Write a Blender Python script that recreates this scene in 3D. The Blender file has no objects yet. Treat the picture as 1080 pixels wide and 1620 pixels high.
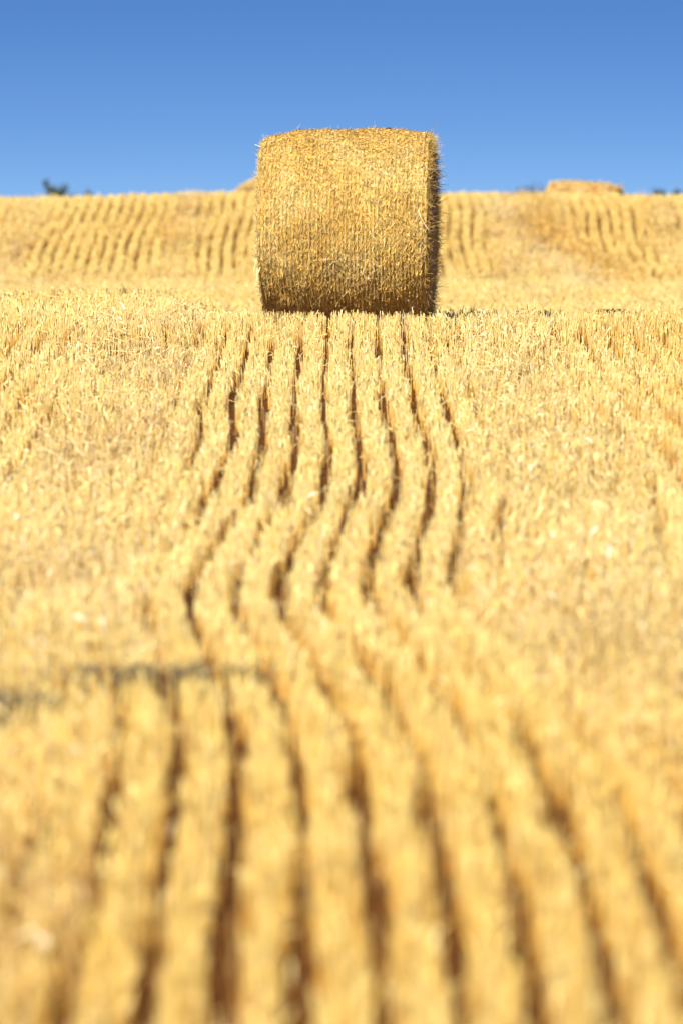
import bpy, math, random
import numpy as np
from mathutils import Vector, Matrix

rng = np.random.default_rng(11)
random.seed(5)
S = bpy.context.scene
C = S.collection
rad = math.radians

CAM_Z = 2.12           # eye height over the nearest ground
STUB = 0.148           # cut height of the stubble
ROW = 0.18             # drill row spacing

# ------------------------------------------------------------------ helpers
def vnoise(x, y, seed=0):
    """smooth value noise in 0..1"""
    xi = np.floor(x).astype(np.int64); yi = np.floor(y).astype(np.int64)
    xf = x - xi; yf = y - yi
    xf = xf*xf*(3-2*xf); yf = yf*yf*(3-2*yf)
    def h(a, b):
        v = (a*374761393 + b*668265263 + seed*982451653) & 0x7fffffff
        v = ((v ^ (v >> 13))*1274126177) & 0x7fffffff
        return ((v ^ (v >> 16)) & 0xffff)/65535.0
    return (h(xi, yi)*(1-xf)+h(xi+1, yi)*xf)*(1-yf) + (h(xi, yi+1)*(1-xf)+h(xi+1, yi+1)*xf)*yf

def fbm(x, y, seed=0, n=3):
    s = 0; a = .5; t = 0
    for i in range(n):
        s = s + a*vnoise(x*2**i, y*2**i, seed+i*17); t += a; a *= .5
    return s/t

def sstep(a, b, x):
    t = np.clip((x-a)/(b-a), 0, 1); return t*t*(3-2*t)

def smooth_table(pts, lo, hi, step=.1, sig=.8):
    xs = np.arange(lo, hi, step)
    v = np.interp(xs, [p[0] for p in pts], [p[1] for p in pts])
    k = int(3*sig/step); w = np.exp(-.5*(np.arange(-k, k+1)*step/sig)**2); w /= w.sum()
    vp = np.pad(v, k, mode='edge')
    return xs, np.convolve(vp, w, mode='valid')

def mesh_np(name, V, F, mat, col=None, parent=None, smooth=False):
    """one mesh object from arrays: V (n,3), F (m,k) with k = 3 or 4, col (n,3)"""
    V = np.asarray(V, dtype=np.float32); F = np.asarray(F, dtype=np.int32)
    me = bpy.data.meshes.new(name)
    k = F.shape[1]
    me.vertices.add(len(V)); me.vertices.foreach_set('co', V.ravel())
    me.loops.add(F.size); me.loops.foreach_set('vertex_index', F.ravel())
    me.polygons.add(len(F))
    me.polygons.foreach_set('loop_start', np.arange(0, F.size, k, dtype=np.int32))
    if smooth: me.polygons.foreach_set('use_smooth', np.ones(len(F), dtype=bool))
    if col is not None:
        a = me.attributes.new('tint', 'FLOAT_COLOR', 'POINT')
        c4 = np.ones((len(V), 4), dtype=np.float32); c4[:, :3] = col
        a.data.foreach_set('color', c4.ravel())
    me.update(calc_edges=True); me.validate()
    me.materials.append(mat)
    o = bpy.data.objects.new(name, me); C.objects.link(o)
    if parent is not None: o.parent = parent
    return o

def norm(v):
    return v/np.maximum(np.linalg.norm(v, axis=1, keepdims=True), 1e-9)

def stalks(P0, P1, r0, r1):
    """triangular straws from P0 to P1"""
    n = len(P0)
    d = norm(P1-P0)
    ref = np.where(np.abs(d[:, 2:3]) > .8, np.array([[1., 0, 0]]), np.array([[0, 0, 1.]]))
    a = norm(np.cross(d, ref)); b = np.cross(d, a)
    ph = rng.uniform(0, 2*np.pi, n)
    V = np.empty((n, 6, 3))
    for k in range(3):
        c = np.cos(ph+k*2.0944)[:, None]; s = np.sin(ph+k*2.0944)[:, None]
        o = a*c + b*s
        V[:, k] = P0 + o*r0[:, None]
        V[:, 3+k] = P1 + o*r1[:, None]
    base = (np.arange(n)*6)[:, None]
    F = np.concatenate([base+np.array([[0, 1, 4, 3]]), base+np.array([[1, 2, 5, 4]]), base+np.array([[2, 0, 3, 5]])])
    return V.reshape(-1, 3), F

def ribbons(P0, P1, P2, w, side):
    """flat bent blades through three points"""
    n = len(P0)
    V = np.empty((n, 6, 3)); s = side*w[:, None]
    V[:, 0] = P0-s*.6; V[:, 1] = P0+s*.6
    V[:, 2] = P1-s; V[:, 3] = P1+s
    V[:, 4] = P2-s*.25; V[:, 5] = P2+s*.25
    base = (np.arange(n)*6)[:, None]
    F = np.concatenate([base+np.array([[0, 1, 3, 2]]), base+np.array([[2, 3, 5, 4]])])
    return V.reshape(-1, 3), F

def join(parts):
    Vs, Fs, Cs, off = [], [], [], 0
    for V, F, c in parts:
        Vs.append(V); Fs.append(F+off); Cs.append(c); off += len(V)
    return np.concatenate(Vs), np.concatenate(Fs), np.concatenate(Cs)

def tag(o, label=None, cat=None, group=None, kind=None):
    if label: o['label'] = label
    if cat: o['category'] = cat
    if group: o['group'] = group
    if kind: o['kind'] = kind
    return o

def empty(name, loc, rot=(0, 0, 0)):
    o = bpy.data.objects.new(name, None); C.objects.link(o)
    o.location = loc; o.rotation_euler = rot; o.empty_display_size = .3
    return o

# ------------------------------------------------------------------ materials
def straw_mat(name, rough=.5, transl=.12, gain=1.0, spec=.35):
    m = bpy.data.materials.new(name); m.use_nodes = True
    nt = m.node_tree; N = nt.nodes; L = nt.links
    for n in list(N): N.remove(n)
    out = N.new('ShaderNodeOutputMaterial')
    at = N.new('ShaderNodeAttribute'); at.attribute_name = 'tint'
    tc = N.new('ShaderNodeTexCoord')
    no = N.new('ShaderNodeTexNoise'); no.inputs['Scale'].default_value = 38; no.inputs['Detail'].default_value = 2
    L.new(tc.outputs['Object'], no.inputs['Vector'])
    mr = N.new('ShaderNodeMapRange'); mr.inputs['To Min'].default_value = .78*gain; mr.inputs['To Max'].default_value = 1.22*gain
    mr.inputs['From Min'].default_value = .3; mr.inputs['From Max'].default_value = .7
    L.new(no.outputs['Fac'], mr.inputs['Value'])
    mul = N.new('ShaderNodeVectorMath'); mul.operation = 'SCALE'
    L.new(at.outputs['Color'], mul.inputs[0]); L.new(mr.outputs['Result'], mul.inputs['Scale'])
    p = N.new('ShaderNodeBsdfPrincipled'); p.inputs['Roughness'].default_value = rough
    p.inputs['Specular IOR Level'].default_value = spec
    L.new(mul.outputs[0], p.inputs['Base Color'])
    if transl > 0:
        t = N.new('ShaderNodeBsdfTranslucent'); L.new(mul.outputs[0], t.inputs['Color'])
        mx = N.new('ShaderNodeMixShader'); mx.inputs['Fac'].default_value = transl
        L.new(p.outputs[0], mx.inputs[1]); L.new(t.outputs[0], mx.inputs[2]); L.new(mx.outputs[0], out.inputs[0])
    else:
        L.new(p.outputs[0], out.inputs[0])
    return m

def noise_mat(name, c0, c1, scale=20, rough=.9, bump=.4, dist=.02, c2=None):
    m = bpy.data.materials.new(name); m.use_nodes = True
    nt = m.node_tree; N = nt.nodes; L = nt.links
    p = N['Principled BSDF']; p.inputs['Roughness'].default_value = rough
    p.inputs['Specular IOR Level'].default_value = .15
    tc = N.new('ShaderNodeTexCoord')
    no = N.new('ShaderNodeTexNoise'); no.inputs['Scale'].default_value = scale; no.inputs['Detail'].default_value = 6
    no.inputs['Roughness'].default_value = .7
    L.new(tc.outputs['Object'], no.inputs['Vector'])
    cr = N.new('ShaderNodeValToRGB'); cr.color_ramp.elements[0].position = .32; cr.color_ramp.elements[1].position = .68
    cr.color_ramp.elements[0].color = (*c0, 1); cr.color_ramp.elements[1].color = (*c1, 1)
    L.new(no.outputs['Fac'], cr.inputs['Fac'])
    L.new(cr.outputs['Color'], p.inputs['Base Color'])
    if bump:
        b = N.new('ShaderNodeBump'); b.inputs['Strength'].default_value = bump; b.inputs['Distance'].default_value = dist
        L.new(no.outputs['Fac'], b.inputs['Height']); L.new(b.outputs[0], p.inputs['Normal'])
    return m

M_STUB = straw_mat('stubble_straw', rough=.42, transl=.06, gain=1.0)
M_SOIL = noise_mat('soil_with_chaff', (.035, .011, .002), (.17, .062, .008), 14, .95, .7, .03)
M_BALE = straw_mat('bale_straw', rough=.5, transl=.06, gain=1.05)
M_CORE = noise_mat('bale_packed_straw', (.17, .085, .02), (.46, .29, .095), 45, .85, .9, .015)
M_CORE_END = noise_mat('bale_end_packed_straw', (.10, .045, .012), (.30, .16, .05), 45, .9, .9, .02)
M_NET = noise_mat('net_thread', (.62, .52, .33), (.78, .68, .46), 60, .5, 0)
M_DARK_STALK = straw_mat('dark_stalk', rough=.8, transl=.05, spec=.1)
M_LEAF = noise_mat('tree_leaf', (.055, .085, .065), (.12, .16, .11), 3, .7, 0)
M_BARK = noise_mat('tree_bark', (.05, .04, .03), (.12, .09, .07), 9, .9, .5)
M_CLOD = noise_mat('dark_clod', (.035, .012, .006), (.10, .035, .016), 90, .9, .8, .004)

GOLD = np.array([.97, .73, .17]); PALE = np.array([.98, .86, .38]); ORNG = np.array([.92, .52, .07])
GREY = np.array([.76, .59, .38]); BRWN = np.array([.56, .27, .045]); WHIT = np.array([.96, .91, .70])

def pick(n, weights):
    """random straw colours from the palette, weights for GOLD PALE ORNG GREY BRWN WHIT (n,6)"""
    w = np.asarray(weights, dtype=float)
    if w.ndim == 1: w = np.tile(w, (n, 1))
    w = w*rng.gamma(1.1, 1.0, (n, 6)); w /= w.sum(1, keepdims=True)
    return w @ np.stack([GOLD, PALE, ORNG, GREY, BRWN, WHIT])

# ------------------------------------------------------------------ terrain
# height of the stubble tops relative to the eye, by distance
T_NEAR = [(-40, -2.05), (0, -1.99), (8, -1.87), (12.56, -1.744), (15.4, -1.60), (18.2, -1.525), (21.9, -1.465), (23.1, -1.422),
          (24.9, -1.375), (28.2, -1.253), (32.7, -1.085), (38.5, -.86), (41.0, -.655)]
T_FAR = [(79, -.86), (81.5, -.80), (84.5, -.52), (88, -.07), (91, .33), (93, .475), (94, .49), (96, .28), (98.5, -.20), (101, -.62), (105, -1.15),
         (112, -1.7), (130, -3.1), (160, -5.2), (200, -8), (300, -12), (600, -14)]
T_R = T_NEAR + [(42.1, -.658), (43.4, -.742), (47, -.90), (52, -1.02), (60, -.955), (70, -.90)] + T_FAR
T_L = T_NEAR + [(43, -.656), (48, -.646), (51.5, -.640), (54, -.70), (58, -.85), (62, -.90), (70, -.885)] + T_FAR
xsR, zsR = smooth_table(T_R, -60, 620, .1, .55)
xsL, zsL = smooth_table(T_L, -60, 620, .1, .55)

def top_z(X, D):
    zl = np.interp(D, xsL, zsL); zr = np.interp(D, xsR, zsR)
    w = sstep(-1.6, -.6, X)
    z = zl*(1-w) + zr*w
    hill = sstep(80, 93, D)*(1-sstep(100, 130, D))
    # the brow sags to the far left and rises a little behind the bale
    z = z + hill*(-.06*sstep(-2.2, -5.8, X) + .03*np.exp(-((X+1.6)/1.2)**2) - .02*sstep(2, 4, X) + .05*(fbm(X*.9+4, D*.05, 71, 2)-.5))
    und = (fbm(X*.45+7, D*.22, 3, 2)-.5)*.07*sstep(10, 16, D)*(1-sstep(36, 40, D)*(1-sstep(45, 50, D)))*(1-.75*sstep(80, 90, D))
    far = sstep(130, 300, D)
    return z + und*(1-far) + far*(fbm(X*.004, D*.004, 9, 2)-.5)*3

def gz(X, D):
    X = np.asarray(X, dtype=float); D = np.asarray(D, dtype=float)
    return CAM_Z + top_z(X, D) - STUB + (fbm(X*2.3, D*2.3, 21, 2)-.5)*.02

# lateral path of the drill rows (one dark gap of the photograph followed uphill)
C_PTS = [(0, -.27), (10, -.268), (12.56, -.270), (15.4, -.285), (17.3, -.315), (18.8, -.385), (20.4, -.49), (21.9, -.59), (23.1, -.62),
         (24.9, -.585), (27, -.49), (28.9, -.44), (31, -.43), (34, -.47), (40, -.465), (44, -.45), (60, .2), (78, .88), (83, .96), (85.5, .90), (88, .92), (90, 1.0), (92, .98), (95, .98), (105, 1.1)]
cx, cv = smooth_table(C_PTS, -5, 110, .1, .55)
def cpath(D): return np.interp(D, cx, cv)

def diag_track(X, D):
    """weedy orange track slanting down the far hill, and the pale swath left of it"""
    h = sstep(78, 81, D)
    xl = 2.85 + (93-D)*.10 + .15*np.sin(D*.7)
    o = np.exp(-((X-xl)/.30)**2)*h; p = np.exp(-((X-xl+.60)/.36)**2)*h*(1-sstep(90, 93, D))
    return np.clip(np.maximum(o, p)*1.3, 0, 1), o, p

def mess_of(X, D):
    """0 in clean rows, 1 in the trampled wheel tracks"""
    u = X - cpath(D)
    k = (u + .92 + 1.25) % 2.5 - 1.25
    near = np.abs(k) + (fbm(X*1.6, D*.5, 5, 3)-.5)*(.7-.3*sstep(18, 20, D)*(1-sstep(36, 42, D))) + .13*sstep(78, 84, D)
    m = 1 - sstep(.22, .55, near)
    # a bare toe at the foot of the hill, rows fade out
    m = np.maximum(m, sstep(19.2, 20.2, D)*(1-sstep(25, 28, D))*(1-sstep(-.30, -.08, u)))      # trampled patch left of the bend
    m = np.maximum(m, diag_track(X, D)[0])
    m = np.maximum(m, .75*sstep(46, 50, D)*(1-sstep(81, 84, D)))
    return np.clip(m, 0, 1)

def tone_weights(X, D, mess):
    p = fbm(X*.9+3, D*.35, 31, 3); q = fbm(X*.7+30, D*.25, 41, 3)
    n = len(X)
    w = np.empty((n, 6))
    tr, to, tp = diag_track(X, D)
    w[:, 0] = 1.5
    w[:, 1] = .95 + .7*sstep(.45, .7, p)
    w[:, 2] = .40 + 1.3*sstep(.52, .72, q)*(.4+mess)
    w[:, 2] += 2.2*sstep(1.5, 2.1, X)*sstep(.35, .6, q)*sstep(20, 26, D)*(1-sstep(40, 44, D))   # ripe orange patch on the right
    gr = sstep(.50, .68, fbm(X*1.1+60, D*.30, 81, 3))
    w[:, 3] = .10 + 1.5*mess*gr
    w[:, 4] = .10 + .15*mess + .9*mess*gr
    w[:, 5] = .10 + .25*mess + 1.2*tp
    w[:, 2] += 2.4*to; w[:, 4] += .7*to
    w[:, 1] += .9*sstep(17, 22, D); w[:, 5] += .45*sstep(18, 23, D)*(1-sstep(44, 48, D)); w[:, 2] += .30*(1-sstep(12, 18, D))
    return w

# ------------------------------------------------------------------ ground sheet
def lines(segs):
    out = []
    for a, b, s in segs: out.append(np.arange(a, b, s))
    return np.concatenate(out+[np.array([segs[-1][1]])])
gx = lines([(-4000, -800, 400), (-800, -100, 70), (-100, -20, 8), (-20, -8, 1), (-8, 8, .125), (8, 20, 1), (20, 100, 8), (100, 800, 70), (800, 4000, 400)])
gy = lines([(-800, -40, 76), (-40, 8, 4), (8, 112, .16), (112, 200, 4), (200, 600, 25), (600, 5000, 400)])
GX, GY = np.meshgrid(gx, gy)
GZ = gz(GX, np.minimum(GY, 600))
nx, ny = len(gx), len(gy)
idx = np.arange(nx*ny).reshape(ny, nx)
F = np.stack([idx[:-1, :-1].ravel(), idx[:-1, 1:].ravel(), idx[1:, 1:].ravel(), idx[1:, :-1].ravel()], 1)
ground = mesh_np('ground', np.stack([GX.ravel(), GY.ravel(), GZ.ravel()], 1), F, M_SOIL, smooth=True)
tag(ground, 'rolling harvested grain field of brown soil under the stubble, rising to a brow', 'field', kind='structure')

# ------------------------------------------------------------------ main bale frame (needed to clear the stubble beneath)
BX, BD, BR, BW, BROT = .045, 42.12, .757, 1.22, rad(-3.4)

def under_bale(X, D):
    c, s = math.cos(BROT), math.sin(BROT)
    lx = (X-BX)*c + (D-BD)*s; ly = -(X-BX)*s + (D-BD)*c
    return (np.abs(lx) < BW/2+.01) & (np.abs(ly) < .33)

# ------------------------------------------------------------------ stubble
def half_width(D): return .06*D + 1.35

def row_points(d0, d1, per_m):
    """random points along all drill rows within the widened view wedge"""
    nmax = int((half_width(d1)+2.5)/ROW)+1
    ns = np.arange(-nmax, nmax+1)
    cnt = int((d1-d0)*per_m)
    D = rng.uniform(d0, d1, (len(ns), cnt)); n = np.repeat(ns[:, None], cnt, 1)
    D = D.ravel(); n = n.ravel()
    u = (n+.5)*ROW
    # each row wanders a little and swells and thins along its length
    X = cpath(D) + u + (vnoise(D*1.1, n*7.3+0*D, 91)-.5)*.030 + (vnoise(D*4.5, n*3.1+0*D, 92)-.5)*.024 + (vnoise(D*13, n*2.3+0*D, 96)-.5)*.020
    k = (np.abs(X) < half_width(D)) & ~under_bale(X, D)
    mm = mess_of(X, D)
    k &= ~((mm > .35) & (fbm(X*2.6, D*1.3, 87, 3) > .60) & (rng.random(len(D)) < .5))   # trampled bare spots
    # plants come in little tufts with thin spots along the row
    tuft = vnoise(D*9+n*13.7, n*3.3+0*D, 77)*.6 + vnoise(D*2.1+n*5.1, n*1.7+0*D, 78)*.6
    k &= rng.random(len(D)) < np.clip(.25+1.0*tuft, .2, 1)
    swell = .48 + .85*(.55*vnoise(D*.8, n*5.7+0*D, 93) + .30*vnoise(D*3.7, n*2.9+0*D, 94) + .20*vnoise(D*11, n*4.9+0*D, 95))
    swell = swell - .04*(1-sstep(14, 24, D)) + .06*sstep(30, 37, D)*(1-sstep(46, 50, D)) + .16*sstep(80, 84, D) + .26*sstep(38.5, 41, D)*(1-sstep(43, 46, D)) + .14*np.exp(-((D-21.0)/1.0)**2)*sstep(2, 4, n) - .11*sstep(17.5, 19.5, D)*(1-sstep(33, 38, D))
    return X[k], D[k], swell[k]

def stub_block(d0, d1, per_m, rs, leaf_f, hs=1.0, sig=.058):
    X, D, sw = row_points(d0, d1, per_m)
    m = mess_of(X, D); n = len(X)
    X = X + rng.uniform(-1, 1, n)*sig*sw + (rng.random(n) < .03)*rng.uniform(-.09, .09, n) + rng.normal(0, 1, n)*(.008 + .045*m)
    D = D + rng.normal(0, .02, n)
    ok = ~under_bale(X, D); X, D, m = X[ok], D[ok], m[ok]; n = len(X)
    Z = gz(X, D)
    patch = fbm(X*1.3, D*.9, 55, 3)
    H = STUB*hs*(.86+.28*patch)*(1+rng.normal(0, .10, n))*(1+m*rng.uniform(-.42, .22, n))
    tilt = np.abs(rng.normal(0, 1, n))*(.075+.26*m*rng.random(n))
    az = rng.uniform(0, 2*np.pi, n)
    az = np.where(rng.random(n) < m*.8, 4*np.pi*fbm(X*.8+9, D*.35, 63, 2)+rng.normal(0, .5, n), az)   # lodged together
    d = np.stack([np.sin(tilt)*np.cos(az), np.sin(tilt)*np.sin(az), np.cos(tilt)], 1)
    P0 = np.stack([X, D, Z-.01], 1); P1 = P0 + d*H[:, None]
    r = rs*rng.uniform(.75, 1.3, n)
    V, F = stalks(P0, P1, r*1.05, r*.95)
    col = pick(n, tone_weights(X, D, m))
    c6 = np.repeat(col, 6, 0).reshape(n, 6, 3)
    c6[:, :3] *= np.array([.74, .45, .16])          # orange stalk foot, painted darker and redder to deepen the shade in the gaps
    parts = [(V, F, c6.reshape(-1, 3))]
    # dry leaf blades hanging from the stalks
    s = rng.random(n) < leaf_f
    Xs, Ds, Zs, Hs, ms = X[s], D[s], Z[s], H[s], m[s]; k = len(Xs)
    az = rng.uniform(0, 2*np.pi, k); L = rng.uniform(.03, .07, k)*(1+.5*ms)
    o = np.stack([np.cos(az), np.sin(az), np.zeros(k)], 1)
    A = np.stack([Xs, Ds, Zs+Hs*rng.uniform(.45, .95, k)], 1)
    B = A + o*(L*.5)[:, None]; B[:, 2] += rng.uniform(.0, .05, k)
    E = A + o*(L*.95)[:, None]; E[:, 2] += rng.uniform(-.05, .06, k)
    side = np.stack([-np.sin(az), np.cos(az), rng.normal(0, .5, k)], 1)
    V, F = ribbons(A, B, E, rs*rng.uniform(.9, 1.7, k), norm(side))
    w = tone_weights(Xs, Ds, ms); w[:, 1] *= 1.4; w[:, 5] *= 1.6
    parts.append((V, F, np.repeat(pick(k, w), 6, 0)))
    return parts

parts = []
parts += stub_block(9.0, 30.0, 150, .0024, .24)
parts += stub_block(30.0, 47.0, 140, .0026, .22)
parts += stub_block(47.0, 80.0, 46, .0042, .15)
parts += stub_block(80.0, 97.5, 95, .0036, .15, hs=.95, sig=.056)
V, F, col = join(parts)
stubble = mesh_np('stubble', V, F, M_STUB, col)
tag(stubble, 'short cut golden stubble standing in long wavy drill rows across the whole field', 'stubble', kind='stuff')
print('stubble verts', len(V))

# loose straw and chaff lying on and between the rows
def litter(d0, d1, per_m2, rs, Lr):
    area = (d1-d0)*(half_width(d0)+half_width(d1))
    n = int(area*per_m2)
    D = rng.uniform(d0, d1, n); X = rng.uniform(-1, 1, n)*half_width(d1)
    m = mess_of(X, D)
    k = (np.abs(X) < half_width(D)) & (rng.random(n) < .06+.94*m) & ~under_bale(X, D)
    X, D, m = X[k], D[k], m[k]; n = len(X)
    L = rng.uniform(*Lr, n); az = rng.uniform(0, 2*np.pi, n); el = rng.normal(0, .6, n)+.5*m
    d = np.stack([np.cos(el)*np.cos(az), np.cos(el)*np.sin(az), np.sin(el)], 1)
    Z = gz(X, D) + STUB*np.where(rng.random(n) < .25+.5*m, rng.uniform(.5, 1.02, n), rng.uniform(.02, .4, n))
    P = np.stack([X, D, Z], 1)
    V, F = stalks(P-d*L[:, None]*.5, P+d*L[:, None]*.5, rs*rng.uniform(.8, 1.2, n), rs*rng.uniform(.6, 1.0, n))
    w = tone_weights(X, D, m); w[:, 5] *= 1.7; w[:, 1] *= 1.3
    return (V, F, np.repeat(pick(n, w), 6, 0))
V, F, col = join([litter(9, 30, 55, .0024, (.05, .20)), litter(30, 47, 55, .0027, (.05, .20)), litter(47, 80, 50, .004, (.06, .2)), litter(80, 97, 55, .004, (.06, .22))])
lit = mesh_np('loose_straw', V, F, M_STUB, col)
tag(lit, 'loose broken straw and chaff scattered over the wheel tracks between the clean rows', 'loose straw', kind='stuff')

# shiny pale leaf flakes that catch the sun
M_FLAKE = straw_mat('shiny_leaf', rough=.16, transl=.1, spec=1.0)
n = 900
D = rng.uniform(11, 43, n); X = rng.uniform(-1, 1, n)*half_width(D); m = mess_of(X, D)
k = rng.random(n) < .06+.6*m; X, D = X[k], D[k]; n = len(X)
Z = gz(X, D)+STUB*rng.uniform(.85, 1.15, n)
az = rng.uniform(0, 2*np.pi, n); o = np.stack([np.cos(az), np.sin(az), rng.normal(0, .5, n)], 1)
A = np.stack([X, D, Z], 1); L = rng.uniform(.03, .07, n)[:, None]
B = A+o*L*.5+np.array([0, 0, .008]); E = A+o*L
V, F = ribbons(A, B, E, rng.uniform(.004, .009, n), norm(np.stack([-np.sin(az), np.cos(az), rng.normal(0, .6, n)], 1)))
fl = mesh_np('leaf_flakes', V, F, M_FLAKE, np.repeat(np.clip(WHIT*rng.uniform(.8, 1.08, (n, 1)), 0, .93), 6, 0))
tag(fl, 'scattered glossy whitish dry leaf flakes glinting on top of the stubble', 'leaf flakes', kind='stuff')

# ------------------------------------------------------------------ dark stalks added to draw the shadow-like lines across the rows
def dark_stalk_strip(samples, label, hgt, rs, cl):
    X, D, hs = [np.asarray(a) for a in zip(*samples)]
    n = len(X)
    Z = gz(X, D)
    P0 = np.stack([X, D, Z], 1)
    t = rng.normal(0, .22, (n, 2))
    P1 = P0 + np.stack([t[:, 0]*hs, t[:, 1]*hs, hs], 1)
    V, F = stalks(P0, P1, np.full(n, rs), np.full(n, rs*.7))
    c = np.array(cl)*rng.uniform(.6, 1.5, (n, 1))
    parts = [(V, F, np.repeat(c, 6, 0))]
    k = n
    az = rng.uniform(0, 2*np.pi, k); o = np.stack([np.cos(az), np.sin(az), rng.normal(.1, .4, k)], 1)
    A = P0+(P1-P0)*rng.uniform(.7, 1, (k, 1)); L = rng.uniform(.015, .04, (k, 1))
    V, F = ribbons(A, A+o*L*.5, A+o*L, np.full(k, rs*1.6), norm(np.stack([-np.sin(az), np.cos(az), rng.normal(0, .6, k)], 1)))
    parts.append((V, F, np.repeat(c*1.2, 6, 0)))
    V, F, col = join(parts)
    o = mesh_np('dark_stalk_strip', V, F, M_DARK_STALK, col)
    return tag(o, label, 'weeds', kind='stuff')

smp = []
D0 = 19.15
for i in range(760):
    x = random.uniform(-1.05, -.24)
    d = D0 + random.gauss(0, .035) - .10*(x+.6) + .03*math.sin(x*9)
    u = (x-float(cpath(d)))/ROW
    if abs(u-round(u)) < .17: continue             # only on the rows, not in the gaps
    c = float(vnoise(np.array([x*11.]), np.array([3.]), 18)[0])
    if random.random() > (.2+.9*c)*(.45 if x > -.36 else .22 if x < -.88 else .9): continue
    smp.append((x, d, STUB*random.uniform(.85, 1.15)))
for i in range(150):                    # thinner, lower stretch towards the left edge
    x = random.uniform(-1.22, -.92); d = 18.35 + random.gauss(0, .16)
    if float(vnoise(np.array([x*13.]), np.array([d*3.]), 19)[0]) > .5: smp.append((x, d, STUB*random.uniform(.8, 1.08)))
dark_stalk_strip(smp, 'dark grey broken line of added dark stalks crossing the rows at lower left', .03, .0028, (.15, .115, .08))
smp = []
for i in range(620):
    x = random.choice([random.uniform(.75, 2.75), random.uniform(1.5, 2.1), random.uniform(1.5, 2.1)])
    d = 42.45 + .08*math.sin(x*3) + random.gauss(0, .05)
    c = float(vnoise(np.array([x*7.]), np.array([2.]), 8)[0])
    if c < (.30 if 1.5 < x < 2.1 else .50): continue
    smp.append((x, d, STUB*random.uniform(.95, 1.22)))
dark_stalk_strip(smp, 'thin dark line of added dark stalks along the near brow right of the large bale', .03, .0026, (.085, .065, .035))
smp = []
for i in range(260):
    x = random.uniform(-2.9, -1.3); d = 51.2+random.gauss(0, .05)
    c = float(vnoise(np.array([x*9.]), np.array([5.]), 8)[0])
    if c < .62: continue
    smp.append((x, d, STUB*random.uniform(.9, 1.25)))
dark_stalk_strip(smp, 'faint dotted line of added dark stalks on the low brow left of the large bale', .03, .0032, (.10, .075, .04))

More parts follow.
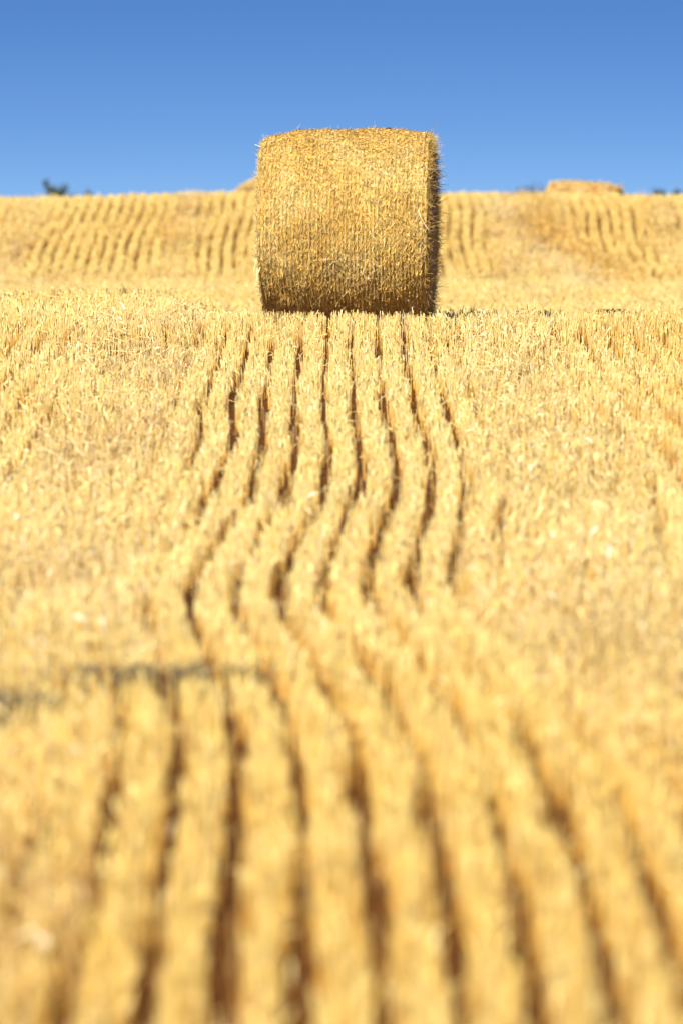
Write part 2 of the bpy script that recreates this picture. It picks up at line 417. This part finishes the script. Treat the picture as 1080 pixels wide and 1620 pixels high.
# ------------------------------------------------------------------ round straw bales (axis along local X, resting on z = 0)
def make_bale(name, loc, rot, R, W, n_side, n_end, n_fringe, label, group, lean=0.0, detail=True, straw_r=.0034, sd=1, shoulders=(.05, .02)):
    global rng
    keep = rng; rng = np.random.default_rng(sd)
    root = empty(name, loc, rot); tag(root, label, 'bale', group)
    sag = .965
    def prof(t):                      # t in -1..1 along the axis
        return R*(1 - shoulders[0]*sstep(-.55, -1.0, t)**1.0 - .012*sstep(.2, -1, t) - shoulders[1]*sstep(.6, 1.0, t)) - .018*sstep(.93, 1, np.abs(t))
    def surf(t, a, lift=0.0):
        """point on the side: a = 0 top, going to the camera side (-Y) at 90 degrees"""
        nz = (vnoise(t*7+11, a*5, sd+3)-.5)*.020 + (vnoise(t*22, a*16, sd+4)-.5)*.010
        rr = prof(t) + nz + .0075*np.cos(t*W*.5*2*np.pi/.029) + lift
        x = t*W*.5*(1+.012*(vnoise(a*3, a*0+t.round(), sd+8)-.5))
        z = R*sag + rr*np.cos(a)*sag
        y = -rr*np.sin(a)
        z = np.where(z < .035, .035+.0*z, z)          # pressed flat where it rests
        x = x*(1 - .026*np.clip(1-z/R, 0, 1))
        x = x + lean*(R-z) * np.where(t < 0, 1.0, .35)
        return np.stack([x, y, z], -1)
    nt, na = (150, 360) if detail else (40, 90)
    t = np.linspace(-1, 1, nt); a = np.linspace(0, 2*np.pi, na, endpoint=False)
    T, A = np.meshgrid(t, a, indexing='ij')
    V = surf(T, A, -.004).reshape(-1, 3)
    id_ = np.arange(nt*na).reshape(nt, na)
    F = np.stack([id_[:-1].ravel(), id_[1:].ravel(), np.roll(id_, -1, 1)[1:].ravel(), np.roll(id_, -1, 1)[:-1].ravel()], 1)
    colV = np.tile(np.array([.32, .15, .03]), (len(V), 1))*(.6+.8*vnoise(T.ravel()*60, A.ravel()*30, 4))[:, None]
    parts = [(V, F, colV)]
    # straws pressed under the net, mostly running round the drum
    n = n_side
    t0 = rng.uniform(-1.0, 1.0, n); a0 = rng.uniform(0, 2*np.pi, n)
    if detail: a0 = np.where(rng.random(n) < .75, rng.uniform(-.45, 2.75, n), a0)
    L = rng.gamma(2.4, .0125, n)*(1+1.6*(rng.random(n) < .06))+.014
    ang = rng.normal(0, .40, n) + np.where(rng.random(n) < .15, rng.uniform(-1.5, 1.5, n), 0)
    dt = np.sin(ang)*L/W; da = np.cos(ang)*L/(2*R)
    l0 = rng.uniform(-.004, .010, n); l1 = l0 + rng.normal(0, .006, n)
    loose = rng.random(n) < .05
    l1 = np.where(loose, l0+rng.uniform(.005, .03, n), l1)
    P0 = surf(np.clip(t0-dt, -1.01, 1.01), a0-da, l0); P1 = surf(np.clip(t0+dt, -1.01, 1.01), a0+da, l1)
    rr = straw_r*rng.uniform(.6, 1.35, n)
    V, F = stalks(P0, P1, rr, rr*.85)
    w = np.tile([1.2, .85, .75, .14, .75, .50], (n, 1))
    pn = fbm(t0*3+5, a0*3, sd+60, 3)
    w[:, 5] *= 1+2*sstep(.5, .7, pn); w[:, 4] *= 1+1.2*sstep(.5, .3, pn)
    col = pick(n, w)*rng.uniform(.48, 1.15, (n, 1))
    if not detail: col = np.minimum(col*1.25, .97)
    if detail: col = col*np.array([1.0, .945, .75])
    parts.append((V, F, np.repeat(col, 6, 0)))
    # whiskers that escaped the net
    n = n_fringe//3
    t0 = rng.uniform(-1, 1, n); a0 = rng.uniform(-1.2, 2.6, n)
    P0 = surf(t0, a0, 0.0); q = surf(t0, a0, .02)-P0
    P1 = P0 + norm(q)*rng.gamma(1.6, .010, n)[:, None] + rng.normal(0, .02, (n, 3))
    V, F = stalks(P0, P1, np.full(n, straw_r*.5), np.full(n, straw_r*.35))
    parts.append((V, F, np.repeat(pick(n, [1, 1.4, .4, .1, .2, .6]), 6, 0)))
    V, F, col = join(parts)
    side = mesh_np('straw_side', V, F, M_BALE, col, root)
    # the two cut ends
    for s in (-1, 1):
        nr = 26 if detail else 10
        u = np.linspace(0, 1, nr)
        U, A = np.meshgrid(u, a, indexing='ij')
        E = surf(np.full_like(A, float(s)), A, -.006)
        cen = np.array([E[-1, :, 0].mean(), 0, R*sag])
        P = cen + (E-cen)*U[..., None]
        P[..., 0] += s*(.035*(1-U**4) + (vnoise(P[..., 1]*22, P[..., 2]*22, sd+9)-.5)*.03*(1-U**8))
        V = P.reshape(-1, 3); id_ = np.arange(nr*na).reshape(nr, na)
        F = np.stack([id_[:-1].ravel(), id_[1:].ravel(), np.roll(id_, -1, 1)[1:].ravel(), np.roll(id_, -1, 1)[:-1].ravel()], 1)
        pr = [(V, F, np.tile(np.array([.26, .13, .04]), (len(V), 1)))]
        n = n_end
        ru = np.sqrt(rng.random(n)); ru = np.where(rng.random(n) < .45, 1-.12*rng.random(n)**1.5, ru); aa = rng.uniform(0, 2*np.pi, n)
        R_ = surf(np.full(n, float(s)), aa, 0.0)
        Pc = cen + (R_-cen)*ru[:, None]; Pc[:, 0] += s*.03*(1-ru**4)
        out = np.stack([s*np.abs(rng.normal(.25, .4, n)), rng.normal(0, 1, n), rng.normal(0, 1, n)], 1)
        spike = rng.random(n) < (.045 if s > 0 else .02)
        out[spike] = np.stack([s*rng.uniform(.8, 1.5, spike.sum()), rng.normal(0, .5, spike.sum()), rng.normal(0, .5, spike.sum())], 1)
        out = norm(out); L = rng.gamma(2.2, .018, n)+.012
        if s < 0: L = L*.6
        P1 = Pc+out*L[:, None]
        P1[:, 2] = np.maximum(P1[:, 2], .03)
        V, F = stalks(Pc-out*.01, P1, np.full(n, straw_r*.8), np.full(n, straw_r*.5))
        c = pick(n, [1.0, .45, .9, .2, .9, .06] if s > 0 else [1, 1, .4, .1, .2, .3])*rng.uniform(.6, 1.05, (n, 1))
        pr.append((V, F, np.repeat(c, 6, 0)))
        if s < 0 and detail:          # loose straw bulging out of the left rim
            n = 700
            zz = rng.beta(2.2, 2.0, n)*.46+.34
            bul = np.sin(np.clip((zz-.34)/.46, 0, 1)*np.pi)
            yy = -R*.45+rng.normal(0, .16, n)
            Pa = np.stack([np.full(n, -W*.5+.01)+rng.normal(0, .006, n)-bul*rng.uniform(0, .03, n), yy, zz], 1)
            Pb = Pa + np.stack([-rng.uniform(0, .03, n)*bul, rng.normal(0, .03, n), rng.normal(-.02, .055, n)], 1)
            V, F = stalks(Pa, Pb, np.full(n, .0032), np.full(n, .0022))
            pr.append((V, F, np.repeat(pick(n, [1, 2, .2, .1, .05, .9]), 6, 0)))
        V, F, col = join(pr)
        mesh_np('end_face', V, F, M_BALE, col, root)
    # net threads running round the drum
    if detail:
        Vs, Fs, off = [], [], 0
        aa = np.linspace(0, 2*np.pi, 140, endpoint=False)
        for tt in np.arange(-.965, .97, .0517):
            wob = tt + .006*np.sin(aa*9+tt*40) + .004*(rng.random(len(aa))-.5)
            ring = surf(wob, aa, .0075)
            ctr = np.array([0, 0, R*sag])
            rd = ring-ctr; rd[:, 0] = 0; rd = norm(rd)
            w_ = .0011
            V = np.stack([ring-np.array([w_, 0, 0]), ring+rd*.0016, ring+np.array([w_, 0, 0])], 1).reshape(-1, 3)
            m_ = len(aa); i = np.arange(m_); j = (i+1) % m_
            F = np.concatenate([np.stack([i*3, j*3, j*3+1, i*3+1], 1), np.stack([i*3+1, j*3+1, j*3+2, i*3+2], 1)])
            Vs.append(V); Fs.append(F+off); off += len(V)
        mesh_np('net_wrap', np.concatenate(Vs), np.concatenate(Fs), M_NET, None, root)
    rng = keep
    return root, surf

bz = float(gz(BX, BD))
bale, bsurf = make_bale('straw_bale', (BX, BD, bz+.025), (0, 0, BROT), BR, BW, 175000, 6500, 1100,
    'large round golden straw bale, nearest and in focus, standing on the brow of the stubble',
    'round straw bales left in the field', lean=-.0, sd=4, straw_r=.0020, shoulders=(.062, .03))

# long stray straws
def chain(name, pts, r, col):
    P = np.array(pts, dtype=float)
    V, F = stalks(P[:-1], P[1:], np.full(len(P)-1, r), np.full(len(P)-1, r*.9))
    return mesh_np(name, V, F, M_BALE, np.tile(np.array(col), (len(V), 1)), bale)
chain('stray_straw', [(-.57, -.25, 1.33), (-.61, -.27, 1.342), (-.665, -.28, 1.362)], .0046, (.85, .74, .45))
chain('stray_straw', [(.555, -.76, .88), (.575, -.79, .83), (.60, -.79, .78), (.635, -.78, .735)], .004, (.86, .76, .5))
chain('stray_straw', [(.62, -.62, .80), (.66, -.63, .785), (.71, -.62, .80)], .0026, (.6, .42, .16))
chain('stray_straw', [(.60, -.4, .32), (.68, -.42, .322), (.77, -.42, .318)], .0016, (.45, .28, .09))
chain('stray_straw', [(.20, -.02, 1.45), (.205, -.03, 1.51)], .0024, (.8, .74, .55))
arc = [(x, -.765+.02*abs(x-.33), .76+.075*math.sin((x-.12)/.40*math.pi)) for x in np.linspace(.12, .52, 14)]
chain('stray_straw', arc, .0026, (.22, .11, .03))

# dark clod of debris on top of the bale
import bmesh
bm = bmesh.new(); bmesh.ops.create_icosphere(bm, subdivisions=3, radius=1)
for v in bm.verts:
    k = 1+.25*(math.sin(v.co.x*5+1)+math.sin(v.co.y*6+2)*.7+math.sin(v.co.z*7)*.5)*.5
    v.co = Vector((v.co.x*.024*k+(.004 if v.co.z > 0 else 0), v.co.y*.017*k, v.co.z*.011*k))
me = bpy.data.meshes.new('debris_clod'); bm.to_mesh(me); bm.free(); me.materials.append(M_CLOD)
cl = bpy.data.objects.new('debris_clod', me); C.objects.link(cl)
CL_X = .30
pt = bsurf(np.array([(CL_X-.0)/(BW/2)]), np.array([.0]))[0]
cl.location = Matrix.Rotation(BROT, 4, 'Z') @ Vector((pt[0], pt[1], pt[2]+.021)) + Vector((BX, BD, bz+.025))
tag(cl, 'tiny dark reddish brown clod of debris resting on top of the large bale', 'clod')

# two more bales beyond the far brow
fx, fd = 4.20, 100.15
make_bale('straw_bale', (fx, fd, float(gz(fx, fd))-.02), (0, rad(3.6), rad(-14)), .70, 1.20, 5000, 1500, 300,
    'distant blurred straw bale at the right, half hidden behind the far brow',
    'round straw bales left in the field', detail=False, straw_r=.006, sd=8, shoulders=(.05, .06))
fx, fd = -1.16, 100.0
make_bale('straw_bale', (fx, fd, float(gz(fx, fd))-.02), (0, 0, rad(38)), .70, 1.20, 5000, 1500, 500,
    'distant straw bale whose shoulder peeks over the brow just left of the large bale',
    'round straw bales left in the field', detail=False, straw_r=.006, sd=9, shoulders=(.12, .12))

# ------------------------------------------------------------------ trees far beyond the brow
def tree(name, px, top_px, D, label, lobes, nleaf, seed, cat='tree', sprigs=()):
    """lobes: (dx, dz below the tip, rx, rz)"""
    r_ = random.Random(seed)
    X = (px-540)/9000*D; ztop = CAM_Z + (350-top_px)/9000*D
    g = float(gz(X, D)); H = ztop-g
    root = empty(name, (X, D, g)); tag(root, label, cat, 'trees beyond the far brow')
    # trunk with limbs
    bm = bmesh.new()
    def tube(p, q, r0, r1, k=7):
        p = Vector(p); q = Vector(q); d = (q-p).normalized()
        a = d.orthogonal().normalized(); b = d.cross(a)
        A = [bm.verts.new(p+(a*math.cos(i*2*math.pi/k)+b*math.sin(i*2*math.pi/k))*r0) for i in range(k)]
        B = [bm.verts.new(q+(a*math.cos(i*2*math.pi/k)+b*math.sin(i*2*math.pi/k))*r1) for i in range(k)]
        for i in range(k): bm.faces.new((A[i], A[(i+1) % k], B[(i+1) % k], B[i]))
    pts = [Vector((.12*math.sin(i*1.3+seed)*i/6, .1*math.cos(i*1.7+seed)*i/6, H*.93*i/6)) for i in range(7)]
    rr = [H*.028*(1-i/7.2) for i in range(7)]
    for i in range(6): tube(pts[i], pts[i+1], rr[i], rr[i+1])
    tips = []
    for (dx, dz, rx, rz) in lobes:
        for j in range(3):
            h = max(.3, min(.9, (H-dz)/H-.12-.08*j)); k = int(h*6)
            p = pts[min(k, 6)]; q = Vector((dx+r_.uniform(-.5, .5)*rx, r_.uniform(-.6, .6)*rx, H-dz+r_.uniform(-.5, .4)*rz))
            mid = (p+q)/2+Vector((0, 0, -.08*H*.3))
            tube(p, mid, H*.010, H*.007, 5); tube(mid, q, H*.007, H*.002, 5); tips.append(q)
    for (dx, dz) in sprigs:
        q = Vector((dx, 0, H-dz)); p = Vector((dx*.35, 0, H-dz-.5)); tube(p, q, H*.004, H*.001, 4); tips.append(q)
    me = bpy.data.meshes.new('trunk'); bm.to_mesh(me); bm.free(); me.materials.append(M_BARK)
    o = bpy.data.objects.new('trunk', me); C.objects.link(o); o.parent = root
    lr = np.random.default_rng(seed)
    Ps = []
    tot = sum(l[2]**2 for l in lobes)
    for (dx, dz, rx, rz) in lobes:
        m = int(nleaf*rx**2/tot)
        d = norm(lr.normal(0, 1, (m, 3)))*(lr.random((m, 1))**.45)
        p = np.stack([dx+d[:, 0]*rx, d[:, 1]*rx, H-dz-rz+d[:, 2]*rz], 1)
        keep = vnoise(p[:, 0]*4+50, p[:, 2]*4+p[:, 1]*3+50, seed) > .44
        Ps.append(p[keep])
    for (dx, dz) in sprigs:
        m = 60
        f = lr.random((m, 1))
        Ps.append(np.array([[dx*.5, 0, H-dz-.35]])*(1-f)+np.array([[dx, 0, H-dz]])*f+lr.normal(0, .05, (m, 3)))
    P = np.concatenate(Ps); m = len(P)
    az = lr.uniform(0, 2*np.pi, m); el = lr.normal(0, .7, m); L = lr.uniform(.03, .075, m)[:, None]
    o_ = np.stack([np.cos(az)*np.cos(el), np.sin(az)*np.cos(el), np.sin(el)], 1)
    V, F = ribbons(P-o_*L, P, P+o_*L, lr.uniform(.02, .045, m), norm(np.cross(o_, lr.normal(0, 1, (m, 3)))))
    mesh_np('crown', V, F, M_LEAF, None, root)

tree('tree', 88, 290, 165, 'dark spindly tree with a pointed tip at far left beyond the brow',
     [(0, 0, .22, .28), (.12, .22, .34, .35), (-.1, .5, .7, .8), (.2, 1.1, 1.1, 1.0), (-.3, 1.9, 1.4, 1.3)], 7000, 3, sprigs=[(-.30, -.06), (.28, .06)])
tree('bush', 117, 303, 165, 'lowest dark bush top right of the pointed tree on the left skyline',
     [(0, 0, .22, .2), (.15, .3, .7, .8), (-.2, .9, 1.1, 1.2)], 4500, 14, 'bush')
tree('bush', 140, 300, 165, 'small pointed dark bush top, rightmost of those on the left skyline',
     [(0, 0, .12, .2), (.1, .25, .5, .7), (-.1, .9, 1.0, 1.2)], 4500, 25, 'bush')
tree('tree', 843, 291.5, 165, 'broad dark green tree top touching the left side of the distant bale',
     [(.08, 0, .32, .22), (-.25, .06, .26, .2), (.40, .03, .3, .22), (.1, .35, 1.0, 1.0), (-.2, 1.2, 1.5, 1.5)], 9000, 36)
tree('bush', 1040, 296, 165, 'small dark green bush top right of the distant bale on the skyline',
     [(0, 0, .22, .16), (.12, .25, .7, .7), (-.2, 1, 1.2, 1.2)], 5000, 47, 'bush')
tree('bush', 1069, 299, 165, 'faint bush tip at the right edge of the skyline',
     [(0, 0, .12, .12), (.1, .25, .5, .6), (-.1, 1, 1.0, 1.1)], 4000, 58, 'bush')

# ------------------------------------------------------------------ light
SUN_AZ, SUN_EL = rad(204), rad(46)      # azimuth clockwise from +Y: behind the camera, to the left
to_sun = Vector((math.sin(SUN_AZ)*math.cos(SUN_EL), math.cos(SUN_AZ)*math.cos(SUN_EL), math.sin(SUN_EL)))
sl = bpy.data.lights.new('sun', 'SUN'); sl.energy = 5.0; sl.angle = rad(.53); sl.color = (1.0, .93, .76)
so = bpy.data.objects.new('sun', sl); C.objects.link(so)
so.rotation_euler = to_sun.to_track_quat('Z', 'Y').to_euler(); so.location = (-20, -20, 30)

w = bpy.data.worlds.new('World'); S.world = w; w.use_nodes = True
nt = w.node_tree; N = nt.nodes; L = nt.links
bg = N['Background']; bg.inputs['Strength'].default_value = .087
sky = N.new('ShaderNodeTexSky'); sky.sky_type = 'NISHITA'; sky.sun_disc = False
sky.sun_elevation = SUN_EL; sky.sun_rotation = SUN_AZ; sky.air_density = 1.0; sky.dust_density = .9; sky.ozone_density = 2.5
tc = N.new('ShaderNodeTexCoord'); sx = N.new('ShaderNodeSeparateXYZ'); cb = N.new('ShaderNodeCombineXYZ')
ma = N.new('ShaderNodeMath'); ma.operation = 'MULTIPLY_ADD'; ma.inputs[1].default_value = 5.2; ma.inputs[2].default_value = .15
mx = N.new('ShaderNodeMath'); mx.operation = 'MAXIMUM'; mx.inputs[1].default_value = .02
nm = N.new('ShaderNodeVectorMath'); nm.operation = 'NORMALIZE'
L.new(tc.outputs['Generated'], sx.inputs[0]); L.new(sx.outputs['X'], cb.inputs['X']); L.new(sx.outputs['Y'], cb.inputs['Y'])
L.new(sx.outputs['Z'], ma.inputs[0]); L.new(ma.outputs[0], mx.inputs[0]); L.new(mx.outputs[0], cb.inputs['Z'])
L.new(cb.outputs[0], nm.inputs[0]); L.new(nm.outputs[0], sky.inputs['Vector']); hs = N.new('ShaderNodeHueSaturation'); hs.inputs['Saturation'].default_value = 1.32; hs.inputs['Hue'].default_value = .512
L.new(sky.outputs[0], hs.inputs['Color']); L.new(hs.outputs[0], bg.inputs['Color'])

# ------------------------------------------------------------------ camera: 200 mm at f/2.8
cd = bpy.data.cameras.new('camera'); cam = bpy.data.objects.new('camera', cd); C.objects.link(cam)
cd.sensor_fit = 'HORIZONTAL'; cd.sensor_width = 24; cd.lens = 200
cd.clip_start = .5; cd.clip_end = 9000
cam.location = (0, 0, CAM_Z); cam.rotation_euler = (rad(90)-math.atan(460/9000), 0, 0)
cd.dof.use_dof = True; cd.dof.focus_distance = 41.45; cd.dof.aperture_fstop = 2.8
S.camera = cam

S.view_settings.view_transform = 'Standard'; S.view_settings.look = 'None'; S.view_settings.exposure = 0
S.cycles.use_denoising = True
S.cycles.film_exposure = 1.60       # the photograph is exposed for a bright, almost clipped field
S.cycles.max_bounces = 10; S.cycles.diffuse_bounces = 8; S.cycles.transmission_bounces = 3
